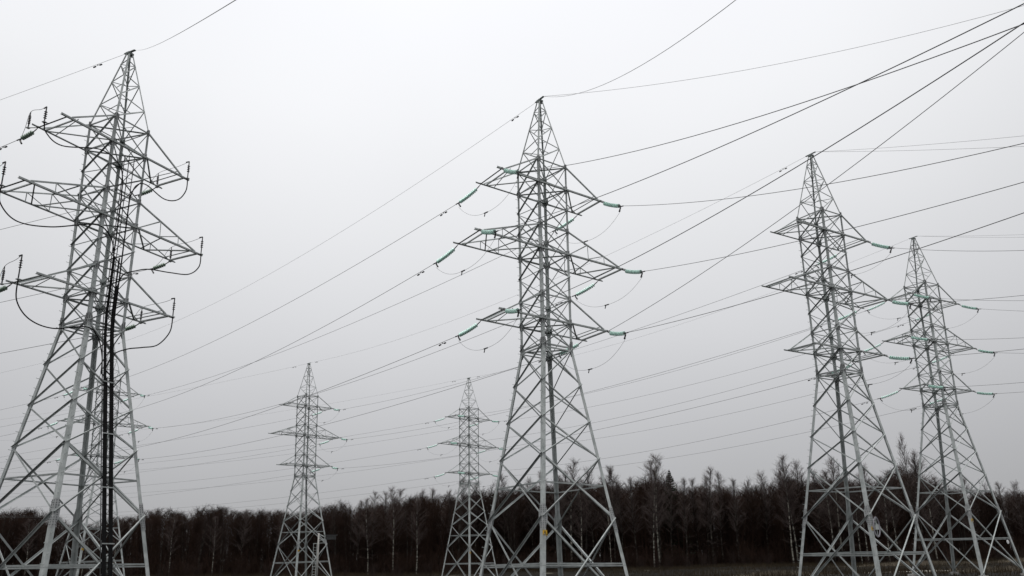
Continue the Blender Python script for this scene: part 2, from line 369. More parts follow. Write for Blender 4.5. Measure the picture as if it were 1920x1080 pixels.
t.links.new(c.outputs['Object'], n1.inputs['Vector']); t.links.new(c.outputs['Object'], n2.inputs['Vector']); t.links.new(n1.outputs[0], r1.inputs[0]); t.links.new(n2.outputs[0], r2.inputs[0])
t.links.new(r1.outputs[0], mxx.inputs[6]); t.links.new(r2.outputs[0], mxx.inputs[7]); t.links.new(mxx.outputs[2], p.inputs['Base Color'])
bp = N(t, 'ShaderNodeBump'); bp.inputs['Strength'].default_value = .6; t.links.new(n2.outputs[0], bp.inputs['Height']); t.links.new(bp.outputs[0], p.inputs['Normal'])
tag(gb.build('ground', mg, smooth=True), kind='structure')
# gravel track along the wood
M_TRACK = mat('gravel', (.13, .115, .09), .95, 0, .2, 2.2, (.34, .32, .28), bump=.5)
tb = MB(); pts = [(-60, 152), (-20, 136), (10, 118), (30, 108), (48, 104), (70, 108), (110, 118), (170, 130)]
def spline(P, n):
    out = []
    for i in range(len(P) - 1):
        p0, p1, p2, p3 = [V(P[max(0, min(len(P) - 1, i + k))]) for k in (-1, 0, 1, 2)]
        for j in range(n):
            u = j / n; out.append(.5 * ((2 * p1) + (-p0 + p2) * u + (2 * p0 - 5 * p1 + 4 * p2 - p3) * u * u + (-p0 + 3 * p1 - 3 * p2 + p3) * u ** 3))
    return out + [V(P[-1])]
sp = spline([(a, b, 0) for a, b in pts], 14)
for i, q in enumerate(sp):
    d = (sp[min(i + 1, len(sp) - 1)] - sp[max(i - 1, 0)]).normalized(); nrm = V((-d.y, d.x, 0))
    for s_ in (-1.6, -1.0, 0, 1.0, 1.6):
        w = q + nrm * (s_ + random.uniform(-.12, .12)); tb.v.append((w.x, w.y, gz(w.x, w.y) + (.10 if abs(s_) < 1.5 else .02)))
for i in range(len(sp) - 1):
    for j in range(4): a = i * 5 + j; tb.f.append((a, a + 5, a + 6, a + 1))
tag(tb.build('dirt_track', M_TRACK), kind='structure')

# ------------------------------------------------------------------ insulator strings
disc_prof = [(.018, .0), (.045, .005), (.05, .05), (.075, .062), (.117, .085), (.115, .098), (.09, .10), (.085, .085), (.06, .10), (.05, .082), (.018, .105)]
_m = MB(); _m.lathe(disc_prof, (0, 0, 0), (1, 0, 0), 16); DISC = _m.mesh('glass_disc', M_GLASS, True); DISC2 = _m.mesh('glass_disc', M_GLASS2, True)
N_DISC, PITCH_D = 11, .134
STR_L = 2.0
def string_curve(P, ph, a, STR_L=2.0):
    """hanging line of a tension string from P in azimuth ph that ends at slope a"""
    L = STR_L * .96
    def f(s): return P + V((math.cos(ph) * s, math.sin(ph) * s, (a - .26) * s + .13 * s * s / L - .05 * min(1, s / .2)))
    return f, f(L), L
def insulator_string(P, ph, a, label, detail, N_DISC=11, glass=None):
    f, E_, L = string_curve(P, ph, a, 2.0 - (11 - N_DISC) * PITCH_D); glass = glass or M_GLASS
    root = empty('insulator_string', P); inv = -P
    b = MB(); b.tube([f(0) + inv, f(.12) + inv], .02, 6); b.tube([f(.1) + inv, f(.3) + inv], .028, 6); b.tube([f(.28) + inv, f(.28 + N_DISC * PITCH_D) + inv], .024, 8)
    b.tube([f(.28 + N_DISC * PITCH_D - .02) + inv, f(L) + inv], .03, 6)
    b.tube([f(0) + inv, f(0) + inv + V((0, 0, .09))], .03, 6)
    b.build('metal_links', M_DARK, root)
    c = MB(); e = f(L) + inv; back = V((-math.cos(ph), -math.sin(ph), 0))
    c.tube([e + back * .05, e + back * .02 + V((0, 0, -.10)), e + back * .17 + V((0, 0, -.30))], [.035, .042, .045], 6); c.tube([e + back * .15, e - back * .25 + V((0, 0, a * .25))], .032, 6)
    c.build('strain_clamp', M_DARK, root)
    def disc_m(i):
        s = .32 + i * PITCH_D; d = (f(s + .05) - f(s)).normalized(); return d.to_track_quat('X', 'Z').to_matrix().to_4x4(), f(s) + inv
    if detail:
        for i in range(N_DISC):
            q, l_ = disc_m(i); o = link('glass_disc', DISC if glass is M_GLASS else DISC2, root); o.matrix_local = Matrix.Translation(l_) @ q
    else:
        m = MB()
        for i in range(N_DISC):
            q, l_ = disc_m(i); m.lathe(disc_prof, l_, q @ V((1, 0, 0)), 10)
        m.build('disc_stack', M_GLASS, root, True)
    tag(root, label, 'insulator string', 'green glass insulator strings')
    return E_
def damper(b, p, d):
    """stockbridge damper: clamp, short messenger wire, two weights hanging just under the cable"""
    d = V(d).normalized(); dn = V((0, 0, -1))
    b.tube([p, p + dn * .09], .022, 5); b.tube([p - d * .24 + dn * .10, p + dn * .07, p + d * .24 + dn * .10], .010, 4)
    for s in (-1, 1): b.tube([p + d * s * .14 + dn * .10, p + d * s * .30 + dn * .11], .042, 6)
def wire(fn, smax, r, m, label, cat='power line', damp=(), group='overhead wires', n=60, name='overhead_wire'):
    b = MB(); pts = [fn(smax * i / n) for i in range(n + 1)]; b.tube(pts, r, 6)
    o = b.build(name, m, None, True)
    for s in damp:
        k = MB(); p = fn(s); d = fn(s + .1) - fn(s - .1); damper(k, p, d); k.build('vibration_damper', M_DARK, o)
    return tag(o, label, cat, group)
R_C, R_E = .0125, .0085
LVN = {1: 'top', 2: 'middle', 3: 'bottom'}
def tipP(n, lv, sx, sy):
    zb, zt, L = ARMS[3 - lv]; return wp(n, (sx * L, sy * TY, zb - .04))
ENDS = {}       # string end positions
# front spans: slack wires that climb over the camera to the right: azimuth, slope, curvature
FRONT = {('B', 1, -1): (296.65, -.417, .004006), ('B', 2, -1): (296.25, -.2618, .002824), ('B', 3, -1): (292.43, -.1504, .003431),
         ('B', 1, 1): (297.23, -.4131, .004389), ('B', 2, 1): (295.69, -.2452, .002571), ('B', 3, 1): (293.06, -.1485, .00218),
         ('C', 1, 1): (287.41, -.459, .005828), ('C', 2, 1): (283.33, -.2846, .002873), ('C', 3, 1): (296.68, -.1687, .002679),
         ('D', 1, 1): (288.28, -.3685, .003109), ('D', 2, 1): (286.96, -.2801, .003024), ('D', 3, 1): (290.7, -.142, .00288),
         ('D', 1, -1): (290.45, -.3827, .004925), ('D', 2, -1): (297.46, -.2605, .004039), ('D', 3, -1): (288.0, -.1698, .002836)}
SIDE = {-1: 'left', 1: 'right'}
def para(P, phd, a, b):
    ph = math.radians(phd); c_, s_ = math.cos(ph), math.sin(ph)
    return lambda s: P + V((c_ * s, s_ * s, a * s + b * s * s))
for (n, lv, sx), (ph, a, b_) in FRONT.items():
    P = tipP(n, lv, sx, -1)
    E_ = insulator_string(P, math.radians(ph), a, 'green insulator string facing the camera on %s arm %s end of %s' % (LVN[lv], SIDE[sx], PN[n]), n in 'BC')
    ENDS[n, lv, sx, -1] = E_
    wire(para(E_, ph, a, b_), 78, R_C, M_WIRE, 'dark wire off %s arm, %s end, of %s, rising to the upper right' % (LVN[lv], SIDE[sx], PN[n]), n=70)
# far spans to the left, out of the picture
for n, sides in (('E', (1,)), ('F', (-1, 1)), ('G', (-1, 1)), ('A', (-1, 1))):
    for lv in (1, 2, 3):
        for sx in sides:
            if n == 'A': ph, a, b_ = {(1, -1): (154.5, -.05, 4.5e-4), (1, 1): (160.4, -.048, 4.8e-4), (2, 1): (159.6, -.049, 4.6e-4), (3, 1): (159.8, -.047, 4.8e-4)}.get((lv, sx), (159.5, -.05, 4.6e-4))
            else: ph, a, b_ = (157, -.085, 6e-4)
            P = tipP(n, lv, sx, 1)
            E_ = insulator_string(P, math.radians(ph), a, 'green insulator string pointing away left from %s arm %s end of %s' % (LVN[lv], SIDE[sx], PN[n]), n == 'A', 6 if n == 'A' else 11, M_GLASS2 if n == 'A' else None)
            ENDS[n, lv, sx, 1] = E_
            wire(para(E_, ph, a, b_), 150, R_C, M_WIRE, 'thin wire leaving %s arm %s end of %s towards the left edge' % (LVN[lv], SIDE[sx], PN[n]), damp=(1.3,))
# spans between the pylons
SPANS = [('G', 'B', (-1, 1)), ('E', 'C', (1,)), ('F', 'D', (-1, 1))]
for a_, b2, sides in SPANS:
    for lv in (1, 2, 3):
        for sx in sides:
            sag = {('G', 1, -1): 1.5, ('G', 2, -1): 1.9, ('G', 3, -1): 1.25, ('G', 1, 1): 1.15, ('G', 2, 1): 1.6, ('G', 3, 1): 1.1}.get((a_, lv, sx), 1.2)
            P = tipP(a_, lv, sx, -1); Q = tipP(b2, lv, sx, 1); h = V((Q.x - P.x, Q.y - P.y, 0)); L = h.length; h.normalize(); ch = (Q.z - P.z) / L; sl = 4 * sag / L
            pa = math.atan2(h.y, h.x); pb = math.atan2(-h.y, -h.x)
            E1 = insulator_string(P, pa, ch - sl, 'green insulator string facing right on %s arm %s end of %s' % (LVN[lv], SIDE[sx], PN[a_]), False)
            E2 = insulator_string(Q, pb, -ch - sl, 'green glass insulator string pointing away behind %s arm %s end of %s' % (LVN[lv], SIDE[sx], PN[b2]), b2 in 'BC')
            ENDS[a_, lv, sx, -1] = E1; ENDS[b2, lv, sx, 1] = E2
            L2 = V((E2.x - E1.x, E2.y - E1.y, 0)).length
            fn = (lambda E1, E2, L2, sag: lambda s: E1.lerp(E2, s / L2) - V((0, 0, 4 * sag * (s / L2) * (1 - s / L2))))(E1, E2, L2, sag)
            wire(fn, L2, R_C, M_WIRE, 'thin %s wire, %s side, strung from %s to %s' % (LVN[lv], SIDE[sx], PN[a_], PN[b2]), damp=(1.4, L2 - 1.4))
# slack jumper loops under the arms
for n, sides in (('B', (-1, 1)), ('C', (1,)), ('D', (-1, 1)), ('E', (1,)), ('F', (-1, 1)), ('G', (-1, 1))):
    for lv in (1, 2, 3):
        for sx in sides:
            A_ = ENDS[n, lv, sx, -1] + V((0, 0, -.28)); B_ = ENDS[n, lv, sx, 1] + V((0, 0, -.28)); sg = random.uniform(.95, 1.25)
            fn = (lambda A_, B_, sg: lambda u: A_.lerp(B_, u) - V((0, 0, sg * (1 - abs(2 * u - 1) ** 2.4))))(A_, B_, sg)
            b = MB(); b.tube([fn(i / 24) for i in range(25)], .0075, 6); o = b.build('jumper_loop', M_WIRE, None, True)
            k = MB(); p = fn(.52); d = (fn(.55) - fn(.49)).normalized(); k.tube([p - d * .17, p + d * .17], .035, 6); k.tube([p + d * .08, p + d * .16 + V((0, 0, -.2))], .028, 6); k.build('joint_clamp', M_DARK, o)
            tag(o, 'slack jumper loop under the %s arm %s end of %s' % (LVN[lv], SIDE[sx], PN[n]), 'jumper loop', 'jumper loops')
# earth wires at the peaks
def earth(P, ph, a, b_, smax, label, damp=()):
    wire(para(P, ph, a, b_), smax, R_E, M_GWIRE, label, 'earth wire', damp, 'earth wires')
for a_, b2, sag in (('G', 'B', 1.9), ('E', 'C', 1.95), ('F', 'D', 1.6)):
    P = wp(a_, (0, -.4, ZAP - .05)); Q = wp(b2, (0, .4, ZAP - .05)); L = V((Q.x - P.x, Q.y - P.y, 0)).length
    fn = (lambda P, Q, L, sag: lambda s: P.lerp(Q, s / L) - V((0, 0, 4 * sag * (s / L) * (1 - s / L))))(P, Q, L, sag)
    wire(fn, L, R_E, M_GWIRE, 'thin earth wire between the peaks of %s and %s' % (PN[a_], PN[b2]), 'earth wire', (1.8, L - 1.8), 'earth wires')
pkp = lambda n, y=-.4: wp(n, (0, y, ZAP - .05))
earth(pkp('B'), 329.36, -.2646, .004911, 78, 'faint thin earth wire from the central peak running to the upper right corner')
wire(para(pkp('B'), 277.6, -.6608, .005244), 78, .009, M_GWIRE, 'thicker curved earth wire from the central peak sweeping up over the camera', 'earth wire', (), 'earth wires')
wire(para(pkp('A'), 299.86, -.6326, .000654), 60, .0045, M_GWIRE, 'earth wire rising right from the peak of the big left pylon', 'earth wire', (), 'earth wires')
earth(pkp('A', .4), 159.6, -.075, 5.5e-4, 150, 'earth wire leaving the peak of the big left pylon to the left edge', (1.9,))
earth(pkp('C'), 297.64, -.4484, .002119, 78, 'upper of two faint earth wires off the peak of the near right pylon')
earth(pkp('C'), 297.69, -.4902, .00173, 78, 'lower of two faint earth wires off the peak of the near right pylon')
earth(pkp('D'), 297.31, -.4163, .002666, 78, 'lower of two faint earth wires off the peak of the rightmost pylon')
earth(pkp('D'), 297.29, -.3905, .002718, 78, 'upper of two faint earth wires off the peak of the rightmost pylon')
for n in 'EFG': earth(pkp(n, .4), 157, -.085, 6e-4, 150, 'earth wire leaving the peak of %s leftwards' % PN[n], (2.2,))
# an extra dark wire that starts at the right end of the central pylon's bottom arm
wire(para(tipP('B', 3, 1, -1), 295.8, .0512, .003537), 78, R_C, M_WIRE, 'lowest dark wire crossing in front of the pylon right of centre', n=70)

# ------------------------------------------------------------------ cable terminations and risers on the big left pylon
def catmull(P, n=10): return spline(P, n)
Z = ARMS
TERM = []
rx = {(1, 1): .235, (2, 1): .165, (3, 1): .095, (1, -1): -.235, (2, -1): -.165, (3, -1): -.095}
YF = -(.997 + .17)
loops = {(1, 1): [(3.63, -1.18, 9.48), (3.62, -1.17, 8.7), (3.15, -1.15, 7.95), (2.3, -1.12, 7.65), (1.12, -1.12, 7.95), (.5, -1.2, 7.6), (.26, YF, 6.9)],
         (2, 1): [(5.07, -1.18, 5.48), (5.03, -1.17, 4.7), (4.4, -1.15, 4.05), (3.2, -1.12, 3.75), (1.9, -1.12, 3.5), (1.12, -1.14, 3.15), (.4, -1.2, 2.7), (.175, YF, 2.0)],
         (3, 1): [(3.63, -1.18, 1.43), (3.55, -1.17, .55), (2.9, -1.15, -.3), (2.0, -1.13, -.65), (1.12, -1.2, -.95), (.4, -1.22, -1.4), (.09, YF, -2.2)],
         (1, -1): [(-3.72, .35, 9.48), (-3.6, .25, 8.9), (-2.9, 0, 8.5), (-1.5, -.9, 8.75), (-.6, -1.16, 8.3), (-.3, YF, 7.6), (-.26, YF, 6.9)],
         (2, -1): [(-5.15, .35, 5.48), (-5.1, .3, 4.6), (-4.3, .2, 4.0), (-2.9, -.1, 4.2), (-1.4, -1.1, 4.7), (-.6, -1.2, 4.4), (-.25, YF, 3.6), (-.175, YF, 2.6)],
         (3, -1): [(-3.72, .35, 1.43), (-3.66, .3, .4), (-3.1, .1, -.35), (-2.2, -.3, -.62), (-1.15, -1.15, -.40), (-.55, -1.22, -.75), (-.15, YF, -1.6), (-.09, YF, -2.4)]}
riser = empty('cable_riser', wp('A', (0, YF, 0))); Ri = riser.location.copy()
tag(riser, 'pair of thick black cable bundles running down the front of the big left pylon', 'power cables')
foot = wp('A', (0, YF, ZF))
def down(x, z):
    """cables follow the body above the waist and hang plumb below it"""
    if z >= 0: return wp('A', (x, YF, z))
    return wp('A', (x + .30 * z / ZF, -hw(z) - .17, z))
for (lv, sx), P in loops.items():
    pts_ = catmull([wp('A', p) for p in P]); b = MB(); x = rx[lv, sx]; z0 = P[-1][2]
    pts_ += [down(x, z0 - .3)] + [down(x, z) for z in np.linspace(z0 - .8, ZF - .1, 26)]
    k = len(catmull([V(p) for p in P])); b.tube(pts_, [.030 if i < k - 3 else .034 for i in range(len(pts_))], 8)
    b.build('power_cable', M_RUBBER, riser).location = -Ri
    # closely packed companions fill out each bundle
for sx in (-1, 1):
    for i, (x, y) in enumerate(((.13, .05), (.20, .05))):
        b = MB(); b.tube([down(sx * x, z) + (MAT['A'].to_3x3() @ V((0, y, 0))) for z in ([1.0, .5] if i else [3.5, 2, .5]) + list(np.linspace(-.5, ZF - .1, 22))], .038, 8)
        b.build('power_cable', M_RUBBER, riser).location = -Ri
Rm = MAT['A'].to_3x3()
for z in np.arange(ZF + 1.2, -1.5, 2.45):
    b = MB(); b.box(down(0, z) + Rm @ V((0, -.06, 0)), (.62, .03, .05), Rm); b.build('cable_clamp', M_STEEL, riser).location = -Ri
lad = empty('cable_ladder', wp('A', (0, YF, 0)))
tag(lad, 'dark cable ladder with rungs climbing the middle of the big left pylon', 'cable ladder')
b = MB(); zz = list(np.linspace(9.0, ZF, 30))
for x in (-.28, .28): b.tube([down(x, z) + Rm @ V((0, .08, 0)) for z in zz], .022, 5)
b.tube([down(0, z) + Rm @ V((0, .1, 0)) for z in zz if z > 0], .022, 5)
b.build('side_rail', M_DARK, lad).location = -lad.location
for z in np.arange(ZF + .3, 9.0, .42):
    b = MB(); b.tube([down(-.28, z) + Rm @ V((0, .08, 0)), down(.28, z) + Rm @ V((0, .08, 0))], .016, 4); b.build('rung', M_DARK, lad).location = -lad.location
for z in (9.0, 6.2, 3.5, 1.0, -3.9, -7.3, -11.0):      # brackets tying the ladder to the body
    b = MB(); w = hw(z); b.tube([down(0, z) + Rm @ V((0, .1, 0)), wp('A', (0, -w, z))], .02, 4); b.build('bracket', M_DARK, lad).location = -lad.location
shed = [(.03, 0), (.075, .01), (.032, .035), (.03, .085)]
for lv in (1, 2, 3):
    zb, zt, L = ARMS[3 - lv]
    for sx in (-1, 1):
        P = wp('A', loops[lv, sx][0]); up = Rm @ V((0, 0, 1)); H = 1.0 if sx > 0 else (.8 if lv == 1 else 1.15)
        o = empty('cable_termination', P); b = MB()
        b.tube([-up * .12, up * H], .03, 8); b.tube([up * H, up * (H + .03) + (ENDS['A', lv, sx, 1] - P).normalized() * .22], .035, 6); b.build('post', M_DARK, o)
        s = MB(); h0 = H - .62
        for i in range(4): s.lathe([(r * 1.05, h) for r, h in shed], up * (h0 + i * .11), up, 12)
        s.build('sheds', M_PORC, o)
        arm = MB(); tip = wp('A', (sx * L, -TY if sx > 0 else .35, zb)) - P; arm.box((0, 0, -.03), (.16, .16, .04), Rm); arm.tube([V((0, 0, -.03)), tip], .03, 5); arm.build('bracket', M_STEEL, o)
        tag(o, 'black cable end post with sheds on %s arm %s end of big left pylon' % (LVN[lv], SIDE[sx]), 'cable termination', 'cable terminations')
        top = P + up * H
        Q = wp('A', (sx * L, TY, zb)) if sx > 0 else wp('A', (-L - .30, TY + .28, zb - .05))
        o = empty('surge_arrester', Q); b = MB(); b.tube([V((0, 0, -.06)), up * .16], .03, 6); b.tube([up * .62, up * .8], .022, 6); b.build('terminal', M_DARK, o)
        s = MB()
        for i in range(5): s.lathe([(.042, 0), (.066, .012), (.046, .04), (.042, .092)], up * (.15 + i * .092), up, 12)
        s.build('housing', M_PORC, o)
        b = MB(); b.box((0, 0, -.07), (.14, .14, .05), Rm); b.tube([V((0, 0, -.07)), wp('A', (sx * L, TY, zb)) - Q + V((0, 0, -.03))], .025, 4); b.build('bracket', M_STEEL, o)
        tag(o, 'small black surge arrester on %s arm %s end of the big left pylon' % (LVN[lv], SIDE[sx]), 'surge arrester', 'surge arresters')
        qt = Q + up * .8; m = top.lerp(qt, .5) + V((0, 0, -.05)); e = ENDS['A', lv, sx, 1] + V((0, 0, -.05))
        b = MB(); b.tube(catmull([top, top.lerp(qt, .35) + V((0, 0, -.04)), qt, qt.lerp(e, .5) + V((0, 0, -.12)), e], 8), .011, 5)
        tag(b.build('connector_lead', M_DARK), 'thin lead joining cable post and insulator, %s arm %s end of big left pylon' % (LVN[lv], SIDE[sx]), 'lead', 'connector leads')

# ------------------------------------------------------------------ small things by the pylons
w = hw(-9.3); P = wp('C', (-w + .42, -w - .10, -9.62)); o = empty('cable_coil', P); Rc = MAT['C'].to_3x3()
b = MB(); 
for k_ in range(5): b.tube([Rc @ V((math.cos(a_) * (.24 + .018 * k_), .02 * (k_ % 2), math.sin(a_) * (.50 + .018 * k_))) for a_ in np.linspace(0, 2 * math.pi, 25)], .012, 5, False)
b.build('coil', M_GREY, o)
b = MB(); b.box((0, .03, 0), (.05, .03, 1.1), Rc); b.box((0, .03, 0), (.8, .03, .05), Rc); b.box(Rc @ V((0, .02, 0)), (.26, .12, .3), Rc); b.build('bracket', M_STEEL, o)
tag(o, 'oval coil of grey cable fixed to the front leg of the near right pylon', 'cable coil')
P = wp('D', (hw(-11.2) - .75, -hw(-11.2) - .06, -11.42)); o = empty('round_marker', P); Rd = MAT['D'].to_3x3()
b = MB(); b.lathe([(0, -.02), (.15, -.02), (.16, 0), (.15, .02), (0, .02)], (0, 0, 0), Rd @ V((0, -1, 0)), 20); b.build('disc', M_WHITE, o)
b = MB(); b.tube([V((0, 0, 0)) + Rd @ V((0, .03, 0)), Rd @ V((.0, .05, .3))], .015, 5); b.build('hanger', M_DARK, o)
tag(o, 'small round white plate hanging under the lowest belt of the rightmost pylon', 'marker plate')
# pole with ladder and switch gear beside the small far pylon
px, py = -24.6, 104.0; gzp = gz(px, py); o = empty('switch_pole', (px, py, gzp)); H = 3.15 - gzp
tag(o, 'pale pole with ladder and dark switch box in front of small far left pylon', 'switch pole')
b = MB(); b.tube([(0, 0, -.5), (0, 0, H)], [.14, .10], 10); b.build('pole', M_CONC, o, True)
b = MB()
for x in (-.55, -.12): b.tube([(x, -.2, .2), (x, -.2, H - 1.3)], .03, 5)
b.tube([(-.6, -.2, H - 1.3), (.8, -.2, H - 1.2), (.9, -.2, H - .4)], .035, 5)
for i in range(14): b.tube([(-.55, -.2, .4 + i * .33), (-.12, -.2, .4 + i * .33)], .02, 4)
b.build('ladder', M_STEEL, o)
b = MB(); b.box((1.55, 0, H - .55), (1.25, .5, .5)); b.box((1.55, 0, H - .25), (1.6, .6, .08)); b.build('switch_box', M_DARK, o)
b = MB(); b.tube([(0, 0, H - .1), (.95, 0, H - .55)], .05, 5); b.tube([(0, 0, H - 1.0), (.95, 0, H - .6)], .04, 5); b.tube([(.75, 0, H - 1.3), (.75, 0, H + .1)], .05, 5); b.build('bracket', M_STEEL, o)

# ------------------------------------------------------------------ trees
class TB:
    """fast triangular-prism twigs and tapered limbs in numpy"""
    def __init__(s): s.seg = []
    def limb(s, p, q, r0, r1): s.seg.append((*p, *q, r0, r1))
    def arrays(s, k=3):
        a = np.array(s.seg); P, Q, r0, r1 = a[:, :3], a[:, 3:6], a[:, 6], a[:, 7]
        d = Q - P; d /= np.linalg.norm(d, axis=1)[:, None] + 1e-9
        ref = np.where(np.abs(d[:, 2:3]) < .9, [[0, 0, 1.]], [[1., 0, 0]]); u = np.cross(d, ref); u /= np.linalg.norm(u, axis=1)[:, None]; w = np.cross(d, u)
        n = len(a); v = np.zeros((n, 2 * k, 3))
        for j in range(k):
            c_, s_ = math.cos(2 * math.pi * j / k), math.sin(2 * math.pi * j / k); dr = u * c_ + w * s_
            v[:, j] = P + dr * r0[:, None]; v[:, k + j] = Q + dr * r1[:, None]
        base = (np.arange(n) * 2 * k)[:, None, None]; q = np.array([[j, (j + 1) % k, k + (j + 1) % k, k + j] for j in range(k)])[None]
        return v.reshape(-1, 3), (base + q).reshape(-1, 4)
def np_mesh(name, v, f, m):
    me = bpy.data.meshes.new(name); me.vertices.add(len(v)); me.vertices.foreach_set('co', v.astype(np.float32).ravel())
    me.loops.add(f.size); me.loops.foreach_set('vertex_index', f.astype(np.int32).ravel()); me.polygons.add(len(f))
    me.polygons.foreach_set('loop_start', np.arange(0, f.size, f.shape[1], dtype=np.int32)); me.materials.append(m); me.update(calc_edges=True); return me
def rnd(a, b): return random.uniform(a, b)
def norm(v): return v / (np.linalg.norm(v) + 1e-9)
def grow(kind, H, seed):
    random.seed(seed); T = TB(); K = TB()
    cap = rnd(.40, .70); lean = np.array([rnd(-.04, .04), rnd(-.04, .04), 0]); ph = rnd(0, 6)
    def stem(h0, h1, base, R, dirv, wob):
        pts = []; n = 9
        for i in range(n + 1):
            t = i / n; pts.append(np.array(base) + dirv * (h0 + (h1 - h0) * t) + np.array([math.sin(ph + t * 4) * wob, math.cos(ph * 1.7 + t * 3.3) * wob, 0]) * t)
        for i in range(n): T.limb(pts[i], pts[i + 1], R * (1 - i / n * .85) , R * (1 - (i + 1) / n * .85))
        return pts
    def branch(p, d, L, r, lvl, droop, twn, twl):
        n = 3; q = p
        for i in range(n):
            d = norm(d + np.array([rnd(-.16, .16), rnd(-.16, .16), rnd(-.05, .12) - droop * (i / n)])); e = q + d * L / n
            K.limb(q, e, r * (1 - i / n * .7), r * (1 - (i + 1) / n * .7))
            for _ in range(twn):
                t0 = q + (e - q) * rnd(.1, 1); td = norm(d + np.array([rnd(-.8, .8), rnd(-.8, .8), rnd(-.45, .6) - droop])); tl_ = twl * rnd(.5, 1.1)
                t1 = t0 + td * tl_ * .6; t2 = t1 + norm(td + np.array([rnd(-.4, .4), rnd(-.4, .4), rnd(-.3, .3) - droop * 1.2])) * tl_ * .5
                K.limb(t0, t1, .010, .008); K.limb(t1, t2, .008, .004)
                t3 = t1 + norm(td + np.array([rnd(-.7, .7), rnd(-.7, .7), rnd(-.3, .5)])) * tl_ * .4; K.limb(t1, t3, .007, .004)
            q = e
    if kind == 'birch':
        pts = stem(0, H, (0, 0, 0), H * .0095, norm(np.array([lean[0], lean[1], 1])), .45)
        nb = int(40 + H)
        for i in range(nb):
            t = .36 + .62 * (i + rnd(0, 1)) / nb; x = t * 9; k = min(8, int(x)); p = pts[k] + (pts[k + 1] - pts[k]) * (x - k)
            a = rnd(0, 6.28); el = rnd(.45, 1.1) + max(0, t - .7) * .9; s_ = max(.14, math.sin(min(1, (1.03 - t) / cap) * 1.57)); L = H * .21 * s_ * rnd(.6, 1.15)
            branch(p, np.array([math.cos(a) * math.cos(el), math.sin(a) * math.cos(el), math.sin(el)]), L, .026 * s_ + .010, 1, .05, 6, .95)
        for i in range(5):
            a = rnd(0, 6.28); p = pts[2 + i % 2] + 0; branch(p, np.array([math.cos(a), math.sin(a), .3]), rnd(.8, 1.8), .018, 1, .1, 2, .7)
    elif kind == 'dark':
        for s_ in range(random.choice((1, 2, 3))):
            a = rnd(0, 6.28); dv = norm(np.array([math.cos(a) * rnd(.02, .13), math.sin(a) * rnd(.02, .13), 1])); hh = H * rnd(.82, 1)
            pts = stem(0, hh, (math.cos(a) * .3, math.sin(a) * .3, 0), H * .009, dv, .4); nb = int(26 + H * .5)
            for i in range(nb):
                t = .14 + .84 * (i + rnd(0, 1)) / nb; x = t * 9; k = min(8, int(x)); p = pts[k] + (pts[k + 1] - pts[k]) * (x - k)
                a2 = rnd(0, 6.28); el = rnd(.6, 1.2); L = H * .17 * (1.1 - t * .7) * rnd(.6, 1.2)
                branch(p, np.array([math.cos(a2) * math.cos(el), math.sin(a2) * math.cos(el), math.sin(el)]), L, .03, 1, .0, 3, 1.0)
    elif kind == 'bush':
        for s_ in range(14):
            a = rnd(0, 6.28); el = rnd(.95, 1.5); branch(np.array([rnd(-1, 1), rnd(-1, 1), 0.]), np.array([math.cos(a) * math.cos(el), math.sin(a) * math.cos(el), math.sin(el)]), H * rnd(.6, 1), .025, 1, -.02, 5, H * .25)
        T.limb((0, 0, 0), (0, 0, H * .5), .04, .02)
    elif kind == 'spruce':
        stem(0, H, (0, 0, 0), H * .012, np.array([0, 0, 1.]), .0)
        z = H * .12
        while z < H * .98:
            t = z / H; R = H * .25 * (1 - t) ** .9 + .10
            for _ in range(int(9 + 10 * (1 - t))):
                a = rnd(0, 6.28); L = R * rnd(.75, 1.1); d = np.array([math.cos(a), math.sin(a), rnd(-.3, -.02) + (.35 if t > .85 else 0)])
                q = np.array([0, 0, z]); 
                for i in range(6):
                    e = q + norm(d + np.array([0, 0, .07 * i])) * L / 6; K.limb(q, e, .05, .04)
                    for s_ in (-1, 1):
                        for _k in range(3):
                            b_ = q + (e - q) * rnd(0, 1); l2 = L * (.24 - .028 * i); K.limb(b_, b_ + np.array([-math.sin(a) * s_ * l2 + math.cos(a) * l2 * .7, math.cos(a) * s_ * l2 + math.sin(a) * l2 * .7, rnd(-.12, .02) - .04]), .055, .02)
                    q = e
            z += H * .022
    return T, K
PROTO = {}
def tree_meshes(kind, H, seed, mt, mk):
    T, K = grow(kind, H, seed); v, f = T.arrays(6); v2, f2 = K.arrays(3)
    return np_mesh(kind + '_trunk', v, f, mt), np_mesh(kind + '_crown', v2, f2, mk), (v, f, v2, f2)
for i in range(9): PROTO['birch', i] = tree_meshes('birch', 17, 100 + i, M_BIRCH if i < 3 else M_BIRCH2, M_TWIG_B)
for i in range(6): PROTO['dark', i] = tree_meshes('dark', 14, 200 + i, M_BARK, M_TWIG_D)
for i in range(2): PROTO['bush', i] = tree_meshes('bush', 4, 300 + i, M_BARK, M_TWIG_D)
PROTO['spruce', 0] = tree_meshes('spruce', 14, 400, M_BARK, M_NEEDLE)
